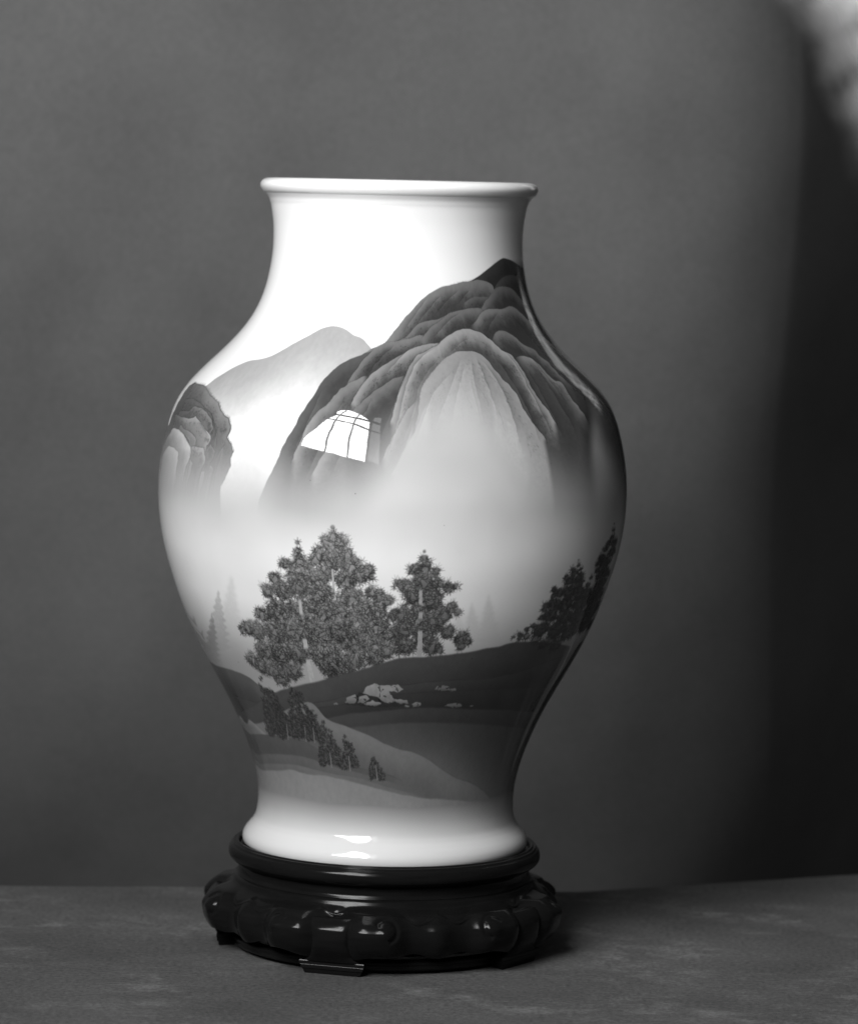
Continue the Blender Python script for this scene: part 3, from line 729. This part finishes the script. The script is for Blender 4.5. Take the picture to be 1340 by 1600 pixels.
    # striations of the crag
    for ln_, dk_ in (([(235, 860), (215, 1000), (195, 1150), (180, 1350)], .5), ([(290, 900), (270, 1060), (262, 1250), (255, 1400)], .45), ([(355, 740), (350, 860), (322, 1010), (305, 1200), (300, 1380)], .55),
                     ([(420, 900), (400, 1060), (385, 1230), (378, 1400)], .4), ([(490, 870), (450, 1010), (420, 1180), (405, 1380)], .5), ([(545, 930), (515, 1080), (490, 1240), (478, 1400)], .45), ([(600, 860), (572, 1000), (545, 1150), (530, 1350)], .5), ([(660, 760), (620, 900), (590, 1050), (572, 1250)], .45),
                     ([(150, 900), (130, 1050), (118, 1220), (112, 1400)], .4), ([(560, 430), (590, 520), (600, 620), (575, 720)], .5), ([(300, 600), (340, 660), (356, 735)], .5), ([(440, 480), (500, 570), (545, 640)], .45)):
        rib(r(ln_), min(.75, dk_ * 1.35), 4.5, .5, -1, amp=.6, grow=.3)
    oc = on_vase(crag(r([(400, 97), (410, 115), (460, 125), (490, 130), (520, 170), (545, 220), (590, 270), (630, 300), (645, 360), (680, 420), (725, 450), (745, 520), (740, 570), (705, 632), (740, 690), (765, 770), (740, 830), (740, 910), (700, 990), (665, 1070)]), 1.6, .5, True))
    dxy = np.diff(oc, axis=0)
    sy, sx, cov = strokes(oc[:-1, 0] - 1, oc[:-1, 1] + 1, np.arctan2(dxy[:, 1], dxy[:, 0]), np.hypot(*dxy.T) * 1.1, 1.0, rng.random(len(dxy)) * .9 + .6)
    W = INK[sy, sx]; W[...] = W * (1 - cov * .85) + .04 * cov * .75
    # ---- mist: washes that drown the feet of the mountains
    nz = vnoise(PH, PW // 1, 260, 3)
    # mist climbs highest in front of the bright face
    mc = on_vase([(300, 722), (345, 718), (400, 716), (450, 738), (500, 748), (560, 730), (600, 695), (632, 655), (662, 628), (690, 606), (715, 600), (745, 618), (775, 655), (805, 702), (840, 735), (890, 752), (940, 765)])
    my = np.interp(np.arange(PW), mc[:, 0], mc[:, 1]) / PS + 38
    my = gblur(my[None, :].astype(np.float32), 22)[0]
    rel = rowY - my[None, :] + 34 * nz
    mist = sst(rel, -110, 45) ** 1.25
    lvl = .55 + .04 * sst(rel, 0, 60) + .30 * sst(rowY + 40 * nz, 475, 575)
    lvl += .10 * np.exp(-((colA - .05) / .35) ** 2) * sst(rowY, 400, 470)
    lvl *= 1 + .16 * vnoise(PH, PW, 150, 3)
    INK[...] = INK * (1 - mist) + lvl * mist
    low = sst(rowY + 30 * nz, 610, 740)               # dusk near the ground
    INK[...] *= 1 - .52 * low
    # ---- pines far off
    for g in ((341, 922, 17, 95, .62, 2.0), (361, 900, 22, 110, .80, 5), (331, 957, 13, 80, .55, 1.6), (316, 985, 14, 80, .5, 2), (303, 962, 16, 90, .55, 4), (737, 941, 15, 62, .80, 3.2), (763, 929, 17, 75, .80, 3.6), (716, 955, 15, 55, .85, 4)):
        ghost(*g)
    # ---- middle ground
    h = view(320, 980, 2.913)
    base = [(250, 1330), (860, 1330)]
    wash([(300, 1040), (330, 1040)] + h([(85, 187), (150, 205), (200, 230), (245, 262), (300, 290), (420, 340)]), [(300, 1200), (470, 1200)], .13, .07, 34, line=.35)
    wash([(330, 1080)] + h([(110, 300), (160, 320), (250, 350), (330, 380)]), [(330, 1200), (440, 1200)], .075, .05, 30, line=.3)
    # big pines stand behind the brow of the hill
    t2 = view(360, 780, 3.19)
    def bl(q, f): return [(f([(x, y)])[0][0], f([(x, y)])[0][1], rr / k) for (x, y, rr), k in zip(q, [f.sc] * len(q))]
    def mk(ox, oy, sc):
        f = view(ox, oy, sc)
        class G: pass
        g = lambda pts: f(pts)
        return g
    def conv(q, ox, oy, sc): return [(ox + x / sc, oy + y / sc, rr / sc) for x, y, rr in q]
    Bt = [(510, 140, 14), (510, 175, 25), (475, 205, 32), (550, 215, 40), (500, 230, 55), (440, 260, 35), (580, 270, 40), (510, 290, 80), (430, 300, 35), (610, 330, 60), (680, 360, 42), (700, 385, 22), (640, 370, 60), (470, 370, 50), (580, 400, 70), (700, 460, 36), (740, 480, 40), (780, 505, 38), (600, 480, 70), (560, 540, 70), (680, 545, 60), (740, 560, 46), (620, 600, 90), (720, 630, 80), (600, 690, 90), (720, 720, 80), (800, 690, 60), (620, 790, 70), (720, 780, 60), (780, 750, 50), (830, 740, 40), (560, 840, 60), (500, 850, 60)]
    At = [(330, 215, 14), (335, 255, 24), (340, 300, 42), (270, 320, 32), (390, 330, 32), (330, 350, 55), (220, 390, 36), (340, 420, 80), (430, 400, 60), (185, 455, 42), (260, 450, 60), (450, 470, 70), (160, 570, 42), (250, 560, 80), (360, 560, 90), (470, 560, 80), (85, 640, 40), (55, 645, 26), (130, 650, 55), (220, 660, 70), (330, 660, 90), (450, 650, 90), (540, 640, 80), (115, 800, 38), (180, 760, 60), (150, 830, 45), (250, 760, 80), (340, 760, 70), (470, 760, 90), (200, 840, 55), (300, 850, 60), (500, 800, 80), (250, 890, 45)]
    Ct = [(965, 260, 12), (965, 295, 24), (920, 345, 34), (1025, 360, 26), (970, 340, 45), (900, 360, 24), (838, 420, 30), (870, 430, 42), (960, 410, 70), (1030, 420, 40), (1120, 435, 22), (1080, 440, 34), (910, 480, 60), (1000, 500, 70), (1100, 540, 38), (1128, 565, 22), (1060, 570, 50), (850, 570, 55), (810, 580, 36), (940, 590, 80), (1020, 600, 60), (870, 650, 70), (960, 660, 70), (1080, 660, 45), (1150, 690, 42), (1185, 712, 26), (1150, 728, 28), (880, 730, 55), (1000, 730, 50), (1040, 752, 24)]
    pine(conv(Bt, 360, 780, 3.19), base=.21, dark=.022, trunk=((519, 888), (523, 940), 2.2, 5.0, [(.02, .95)]), lt=.5)
    pine(conv(Ct, 360, 780, 3.19), base=.15, dark=.02, trunk=((657, 905), (655, 1026), 4, 9, [(.14, .32), (.42, .50), (.66, 1.0)]), lt=.42)
    pine(conv(At, 360, 780, 3.19), halo=.6, base=.20, dark=.014, trunk=((467, 925), (489, 1070), 4, 11, [(.08, .24), (.50, .60), (.72, 1.0)]), lt=.5)
    Dt = [(695, 500, 12), (690, 560, 25), (640, 600, 30), (710, 600, 22), (650, 640, 50), (700, 670, 45), (570, 680, 32), (600, 720, 60), (680, 750, 80), (440, 810, 36), (500, 840, 60), (600, 830, 90), (700, 850, 80), (430, 880, 36), (350, 970, 36), (430, 960, 70), (560, 960, 100), (700, 960, 100), (340, 1020, 40), (300, 1110, 36), (400, 1080, 90), (540, 1100, 110), (700, 1100, 110), (220, 1190, 36), (150, 1230, 40), (80, 1290, 40), (300, 1220, 90), (450, 1240, 100), (600, 1240, 110), (20, 1310, 20), (820, 690, 22), (790, 760, 30), (780, 850, 70), (850, 850, 70), (850, 1000, 100), (780, 1100, 100)]
    Et = [(1068, 120, 10), (1058, 190, 20), (1045, 260, 30), (1010, 320, 36), (1060, 320, 50), (975, 390, 36), (1040, 420, 60), (940, 470, 40), (900, 540, 36), (980, 520, 70), (890, 610, 36), (950, 640, 80), (930, 750, 80), (900, 850, 90), (850, 930, 80), (1000, 640, 40), (820, 1050, 90), (760, 1180, 90)]
    pine(conv(Et, 800, 800, 6.7), base=.06, dark=.016)
    pine(conv(Dt, 800, 800, 6.7), base=.08, dark=.018)
    # the brow of the hill and the shore below it
    brow = h([(40, 440), (130, 400), (190, 372), (260, 330), (330, 296), (380, 279), (440, 262), (500, 250), (600, 222), (700, 198), (800, 165), (880, 142), (970, 135), (1060, 131), (1150, 120), (1220, 110), (1280, 98), (1340, 90)]) + [(790, 1007), (812, 1003), (850, 1003), (890, 1010)]
    wash(brow, [(430, 1330), (870, 1330)], .085, .055, 50, line=.2)
    pine([(x + 0, y, rr) for x, y, rr in conv([(150, 1300, 40), (80, 1310, 30), (260, 1310, 60), (420, 1320, 60), (330, 1380, 50), (450, 1400, 60)], 800, 800, 6.7)], base=.06, dark=.022, alpha=.7)
    wash([(490, 1098), (520, 1093), (580, 1077), (640, 1069), (700, 1063), (760, 1060), (790, 1054), (820, 1046), (850, 1035), (880, 1025)], [(470, 1330), (870, 1330)], .075, .045, 22, line=.35)
    wash([(470, 1108), (520, 1103), (560, 1094), (620, 1085), (700, 1080), (760, 1078), (805, 1075), (860, 1074)], [(470, 1330), (870, 1330)], .055, .035, 24, line=.2)
    wash(h([(500, 425), (560, 410), (620, 400), (700, 390), (850, 375), (1000, 365), (1200, 372), (1340, 378)]) + [(800, 1110), (840, 1112)], [(470, 1330), (870, 1330)], .075, .055, 22, line=.25)
    wash(h([(560, 470), (700, 455), (850, 440), (1000, 435), (1200, 440), (1340, 450)]) + [(810, 1138), (830, 1140)], [(470, 1330), (860, 1330)], .095, .17, 80, soft=2.5)
    # pale boulders
    def rock(pts, tn, dk=.5):
        poly = on_vase(crag(h(pts) + h(pts[:1]), 1.6, .7, True))
        x0, y0 = np.floor(poly.min(0)).astype(int) - 6; x1, y1 = np.ceil(poly.max(0)).astype(int) + 6
        m = gblur(fill(poly, x0, y0, x1 - x0, y1 - y0), 1.2)
        nzr = vnoise(y1 - y0, x1 - x0, 12, 3)
        sh = (1 - dk * sst(ROW[y0:y1, x0:x1] + 16 * nzr, poly[:, 1].min() + 3, poly[:, 1].max()) + .5 * nzr) * (1 - .7 * sst(vnoise(y1 - y0, x1 - x0, 10, 2), .13, .25))
        W = INK[y0:y1, x0:x1]; W[...] = W * (1 - m) + tn * sh * m
    rock([(632, 352), (700, 300), (780, 305), (870, 320), (935, 345), (900, 362), (760, 364)], .035, .1)
    rock([(716, 300), (738, 272), (770, 259), (800, 266), (850, 262), (882, 265), (906, 286), (878, 298), (838, 292), (852, 312), (862, 340), (836, 352), (812, 338), (790, 318), (760, 312)], .40, .35)
    rock([(640, 347), (648, 322), (680, 307), (694, 322), (682, 347)], .33)
    rock([(698, 342), (700, 316), (730, 309), (748, 326), (722, 346)], .34)
    rock([(722, 352), (762, 334), (802, 346), (776, 359)], .36)
    rock([(858, 328), (918, 334), (928, 349), (870, 347)], .32)
    rock([(938, 352), (962, 341), (987, 347), (980, 361), (945, 363)], .30)
    rock([(905, 358), (925, 354), (930, 365), (908, 366)], .26)
    rock([(582, 350), (600, 343), (608, 352), (594, 358)], .24)
    rock([(1048, 284), (1058, 268), (1085, 264), (1108, 272), (1104, 286), (1072, 292)], .25)
    rock([(1108, 284), (1140, 279), (1146, 290), (1118, 294)], .24)
    rock([(1094, 358), (1104, 347), (1160, 346), (1168, 360), (1130, 367)], .24)
    rock([(1204, 358), (1220, 353), (1222, 363), (1208, 365)], .2)
    # near bank sweeping down to the right
    bank = h([(150, 430), (230, 440), (330, 400), (420, 350), (490, 348), (560, 420), (640, 450), (740, 490), (820, 530), (880, 556), (950, 571), (1010, 600), (1060, 635), (1130, 680), (1200, 705), (1260, 740), (1310, 800)]) + [(780, 1290)]
    wash(bank, [(340, 1345), (800, 1345)], .22, .12, 44, soft=1.2, line=.3)
    wash(h([(200, 420), (225, 440), (262, 475), (280, 490)]), h([(195, 500), (280, 500)]), .3, .2, 10)
    wash(h([(170, 492), (260, 488), (340, 500), (400, 508), (460, 522), (520, 560), (600, 600), (700, 640), (800, 660), (900, 700)]), [(370, 1345), (640, 1345)], .10, .085, 18, soft=1.4, line=.2, ends=60)
    wash(h([(200, 585), (300, 578), (400, 582), (480, 600), (560, 625), (640, 650), (720, 668), (800, 690), (880, 715), (960, 740)]), [(370, 1345), (660, 1345)], .125, .095, 20, soft=1.6, ends=60)
    wash(h([(230, 625), (330, 622), (420, 628), (500, 650), (600, 672), (700, 690), (820, 725), (940, 757), (1010, 775)]), [(370, 1345), (680, 1345)], .15, .11, 16, soft=1.6, ends=60)
    fr = h([(180, 640), (270, 650), (340, 652), (400, 648), (440, 662), (500, 672), (560, 677), (620, 692), (700, 712), (800, 737), (900, 762), (1000, 778), (1120, 785), (1240, 800), (1320, 815)])
    wash(fr, [(360, 1362), (860, 1350)], .235, .22, 30, soft=1.8, line=.18)
    # small firs on the near slope
    def fir(ax, ay, bx, by, wid, **kw):
        B = []
        n = 9
        for k in range(n):
            t = (k + .3) / n; cx = ax + (bx - ax) * t; cy = ay + (by - ay) * t * .93
            half = wid * (.18 + .82 * t)
            for q in np.linspace(-1, 1, 1 + 2 * (k > 1) + 2 * (k > 5)):
                B.append((cx + q * half * .72 + rng.normal(0, 1), cy + abs(q) * 3 + rng.normal(0, 1), max(2.5, half * .38)))
        pine(B, pitch=4.2, needle=4.4, wide=.85, trunk=((bx - 3, by - 24), (bx, by + 3), 2, 3.6, [(.1, 1)]), lt=.17, **kw)
    for p_ in ((260, 215, 352, 500, 23), (395, 228, 462, 515, 25), (545, 415, 577, 632, 20), (647, 488, 662, 648, 15), (768, 587, 785, 690, 13), (330, 330, 380, 505, 16), (490, 370, 500, 520, 14)):
        q0, q1 = h([(p_[0], p_[1]), (p_[2], p_[3])])
        fir(q0[0], q0[1], q1[0], q1[1], p_[4], base=.085, dark=.024, alpha=.92)
    # ---- the white foot
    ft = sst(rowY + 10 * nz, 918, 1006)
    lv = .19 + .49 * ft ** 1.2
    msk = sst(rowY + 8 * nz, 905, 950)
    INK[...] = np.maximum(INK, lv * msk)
    # the picture runs on round the back of the jar
    cols = np.arange(PW)
    for row in range(PH):
        lim = 1.43 - .24 * float(sst(np.float64(row / PS), 620, 715))
        cr = int((lim / (2 * math.pi) + .5) * PW); cl = PW - cr
        src = np.where(cols > cr, 2 * cr - cols, np.where(cols < cl, 2 * cl - cols, cols))
        INK[row] = INK[row, np.clip(src, 0, PW - 1)]
    back = sst(np.abs(colA), 2.5, 3.05)
    plainb = INK[:, [PW // 2 + 560]]
    INK[...] = INK * (1 - back) + gblur(np.repeat(plainb, 3, 1), 3)[:, :1] * back
    # pinholes in the glaze
    for _ in range(26):
        px_, py_ = rng.integers(PW // 4, 3 * PW // 4), rng.integers(120, PH - 60)
        INK[py_ - 1:py_ + 2, px_ - 1:px_ + 2] *= rng.uniform(.35, .8)
    # sprayed ground of the enamel: faint speckle everywhere there is ink
    INK[...] *= 1 + (.05 * (rng.random((PH, PW)).astype(np.float32) - .5)) * (1 - INK)
    # the side turned away carries only a thin continuation of the ground
    return np.clip(INK, .015, 1.0)

paint()
alb = np.clip(.75 * INK, 0, 1)[::-1]
enc = np.where(alb <= .0031308, alb * 12.92, 1.055 * alb ** (1 / 2.4) - .055).astype(np.float32)
pix = np.ones((PH, PW, 4), np.float32); pix[..., :3] = enc[..., None]
art = bpy.data.images.new('enamel_painting', PW, PH, alpha=False)
art.pixels.foreach_set(pix.ravel()); art.update(); art.pack()
del pix, enc, alb, COL, ROW
pm = body.data.materials[0]; pn = pm.node_tree
ti = pn.nodes.new('ShaderNodeTexImage'); ti.image = art; ti.interpolation = 'Linear'
uvn = pn.nodes.new('ShaderNodeUVMap'); uvn.uv_map = 'painting'
pn.links.new(uvn.outputs[0], ti.inputs[0]); pn.links.new(ti.outputs[0], pn.nodes['Principled BSDF'].inputs['Base Color'])

# lip: rolled torus-like rim and the inner wall
lip = smooth_curve([(208.9, 20), (213.5, 16.5), (216.8, 11), (217.3, 6), (215, 1), (210, -2.5), (203, -4), (196, -2), (190, 3), (186, 14), (183, 40)], 6)
V, F = lathe_data([tuple(p) for p in lip], 200); mesh_obj('rim', V, F, plain, vase)
inner = [(183, 40), (182, 90), (187, 140), (202, 190), (234, 240), (283, 290), (324, 340), (350, 420), (354, 480), (345, 560), (310, 670), (250, 790), (205, 880), (190, 940), (185, 1000), (150, 1015), (5, 1018)]
V, F = lathe_data([tuple(p) for p in smooth_curve(inner, 3)], 96); mesh_obj('inner_wall', V, F, plain, vase)
V, F = lathe_data([(217, 1033), (213, 1036), (207, 1036), (205, 1030), (5, 1028)], 96); mesh_obj('foot_ring', V, F, plain, vase)

# ------------------------------------------------------------------ the carved stand
def wood_material():
    m, N, L, b = new_mat('dark_polished_wood')
    tc = N.new('ShaderNodeTexCoord')
    mp = N.new('ShaderNodeMapping'); mp.inputs['Scale'].default_value = (8, 8, 60)
    L.new(tc.outputs['Object'], mp.inputs['Vector'])
    n1 = N.new('ShaderNodeTexNoise'); n1.inputs['Scale'].default_value = 6; n1.inputs['Detail'].default_value = 6
    L.new(mp.outputs[0], n1.inputs['Vector'])
    r1 = N.new('ShaderNodeValToRGB')
    r1.color_ramp.elements[0].color = (.003, .003, .003, 1); r1.color_ramp.elements[1].color = (.008, .008, .008, 1)
    L.new(n1.outputs['Fac'], r1.inputs['Fac']); L.new(r1.outputs[0], b.inputs['Base Color'])
    b.inputs['Roughness'].default_value = .15
    b.inputs['Specular IOR Level'].default_value = .13
    return m
wood = wood_material()
stand = thing('vase_stand', 'dark polished carved wooden stand with scrolled legs under the vase', 'stand', (0, 0, 0))

V, F = lathe_data([tuple(p) for p in [(150, 1037), (224, 1037), (225.5, 1035), (226.5, 1030), (229, 1027.5), (231.5, 1028), (232.5, 1031), (233.5, 1031), (234.5, 1029.5), (236.5, 1031), (237.2, 1034), (238.2, 1034), (240, 1035.5), (242, 1039), (243, 1043.5), (243, 1048), (241.5, 1052), (239, 1055), (235.5, 1057.5), (232, 1058.5), (230, 1060)]], 220)
mesh_obj('top_ring', V, F, wood, stand)
V, F = lathe_data([tuple(p) for p in smooth_curve([(230, 1059), (228, 1062), (227, 1067), (227.5, 1073), (230, 1078)], 4)], 160)
mesh_obj('waist', V, F, wood, stand)

LEGS = [math.radians(-17 + 72 * k) for k in range(5)]
def ang_d(a, b):
    return (a - b + math.pi) % (2 * math.pi) - math.pi
BUL = smooth_curve([(228, 1077.5), (232, 1078), (235, 1079.5), (237.5, 1081.5), (239, 1085), (241, 1089), (246, 1093), (256, 1099), (266, 1107), (273, 1116), (275, 1125), (274, 1138), (270, 1150), (262, 1162), (257, 1170)], 8)
bl_s = np.concatenate([[0], np.cumsum(np.hypot(*np.diff(BUL, axis=0).T))])
bl_s /= bl_s[-1]
def bul(t):
    return np.interp(t, bl_s, BUL[:, 0]), np.interp(t, bl_s, BUL[:, 1])
def relief(a, Y):
    """soft cloud-shaped lobes carved on the bulging apron, in units"""
    la = min(LEGS, key=lambda q: abs(ang_d(a, q)))
    rel = math.degrees(ang_d(a, la)); ar = abs(rel)          # 0 at a leg, 36 between legs
    top = 1091 + 15 * math.exp(-((ar - 29) / 5.5) ** 2) + 6 * math.exp(-(ar / 3.0) ** 2)
    d = Y - top
    e = min(1.0, max(0.0, (d + 5) / 11.0)); e = e * e * (3 - 2 * e)
    # one broad lobe either side of the knee, a narrow drop midway between the legs
    lobe = math.exp(-((ar - 14.5) / 9.0) ** 4) + .36 * math.exp(-((ar - 36) / 4.0) ** 2)
    h = 24.0 * e * lobe * (1 - .25 * max(0.0, (Y - 1118) / 40.0)) - 7.0 * e
    h += 2.2 * math.exp(-((d - 3) / 1.8) ** 2)
    h -= 4.0 * math.exp(-(ar / 2.2) ** 2) * e * min(1, max(0, (1150 - Y) / 30.0))
    # the tip of each lobe rolls into a shallow hook
    sx = (ar - 18) * 4.9; sy = Y - 1116
    dd = math.hypot(sx, sy * 1.1)
    if dd < 30:
        th = math.atan2(sy, sx)
        arc = 1.0 if -2.6 < th < 1.2 else 0.0
        h -= 4.0 * arc * math.exp(-((dd - 17) / 3.2) ** 2)
        h += 2.5 * math.exp(-(dd / 9.0) ** 2)
    return h
def apron_depth(a):
    """how far down the bulge the wood reaches at this angle (0..1 of profile)"""
    ar = min(abs(math.degrees(ang_d(a, la))) for la in LEGS)     # 0..36
    if ar < 9: return .93
    t = (ar - 9) / 27.0
    return .82 + .11 * max(0.0, 1 - t * 2.6) ** 1.6 + .09 * math.exp(-((ar - 36) / 5.5) ** 2) + .04 * math.exp(-((ar - 23) / 3.0) ** 2)
def build_apron():
    n = 900; m = 64
    Vo = []; F = []
    for i in range(n):
        a = 2 * math.pi * i / n
        td = min(apron_depth(a), .93)
        for k in range(m):
            t = td * k / (m - 1)
            r, Y = bul(t)
            r = r + relief(a, Y) * min(1, t * 4) - 4
            Vo.append((r, Y, a))
        for k in range(m):          # back face
            t = td * (1 - k / (m - 1))
            r, Y = bul(t)
            Vo.append((r - 18 - 6 * t, Y + 1.0, a))
    M = 2 * m
    V = [(r * S * math.sin(a), -r * S * math.cos(a), zz(Y)) for r, Y, a in Vo]
    for i in range(n):
        j = (i + 1) % n
        for k in range(M):
            l = (k + 1) % M
            F.append((i * M + k, i * M + l, j * M + l, j * M + k))
    mesh_obj('apron', V, F, wood, stand)
build_apron()
leg_mesh = None
for la in LEGS:
    if leg_mesh is None:
        m = 40; n = 22; V = []; F = []
        for k in range(m):
            t = .35 + .65 * k / (m - 1)
            r, Y = bul(t)
            hw = 40 - 18 * math.sin(math.pi * min(1, max(0, (t - .35) / .65))) * .6 + 8 * max(0, (t - .9) / .1)
            for i in range(n):
                ph = 2 * math.pi * i / n
                # rounded-rectangular section
                cx = math.copysign(abs(math.cos(ph)) ** .45, math.cos(ph)) * hw
                cy = math.copysign(abs(math.sin(ph)) ** .6, math.sin(ph)) * 13
                V.append((cx * S, -(r - 11 + cy + 3.5 * math.exp(-(cx / 9) ** 2)) * S, zz(Y)))
        for k in range(m - 1):
            for i in range(n):
                j = (i + 1) % n
                F.append((k * n + i, k * n + j, (k + 1) * n + j, (k + 1) * n + i))
        F.append(tuple(range(n))[::-1]); F.append(tuple((m - 1) * n + i for i in range(n)))
        lo = mesh_obj('leg', V, F, wood, stand)
        leg_mesh = lo.data
        # stepped foot pad
        bm = bmesh.new()
        for (hw0, hw1, r0, r1, Y0, Y1) in ((50, 51, 261.4, 262, 1169, 1170), (51, 51, 262, 262, 1170, 1174.6), (49, 49.6, 260.6, 261.2, 1174.6, 1175.6), (49.6, 48, 261.2, 260.6, 1175.6, 1181), (47, 43, 259, 256.5, 1181, 1189)):
            vs = []
            for hw, rr, Y in ((hw0, r0, Y0), (hw1, r1, Y1)):
                for x, rad in ((-hw, rr), (hw, rr), (hw - 12, 214), (-hw + 12, 214)):
                    vs.append(bm.verts.new((x * S, -(rad - (x * x) / 600.0 * (1 if rad > 230 else 0)) * S, zz(Y) + (.00002 if Y < 1189 else 0.0))))
            bm.faces.new(vs[0:4]); bm.faces.new(vs[4:8][::-1])
            for i in range(4):
                j = (i + 1) % 4
                bm.faces.new((vs[i], vs[4 + i], vs[4 + j], vs[j]))
        bmesh.ops.recalc_face_normals(bm, faces=bm.faces)
        pad_mesh = bpy.data.meshes.new('foot_pad'); bm.to_mesh(pad_mesh); bm.free(); pad_mesh.materials.append(wood)
    else:
        lo = bpy.data.objects.new('leg', leg_mesh); C.objects.link(lo); lo.parent = stand
    lo.rotation_euler = (0, 0, la)
    pd = bpy.data.objects.new('foot_pad', pad_mesh); C.objects.link(pd); pd.parent = lo
V, F = lathe_data([tuple(p) for p in [(205, 1181), (205, 1168), (232, 1167), (238, 1169), (240, 1172), (238, 1175), (236, 1177), (238, 1179), (236, 1183), (205, 1183)]], 160)
mesh_obj('base_ring', V, F, wood, stand)
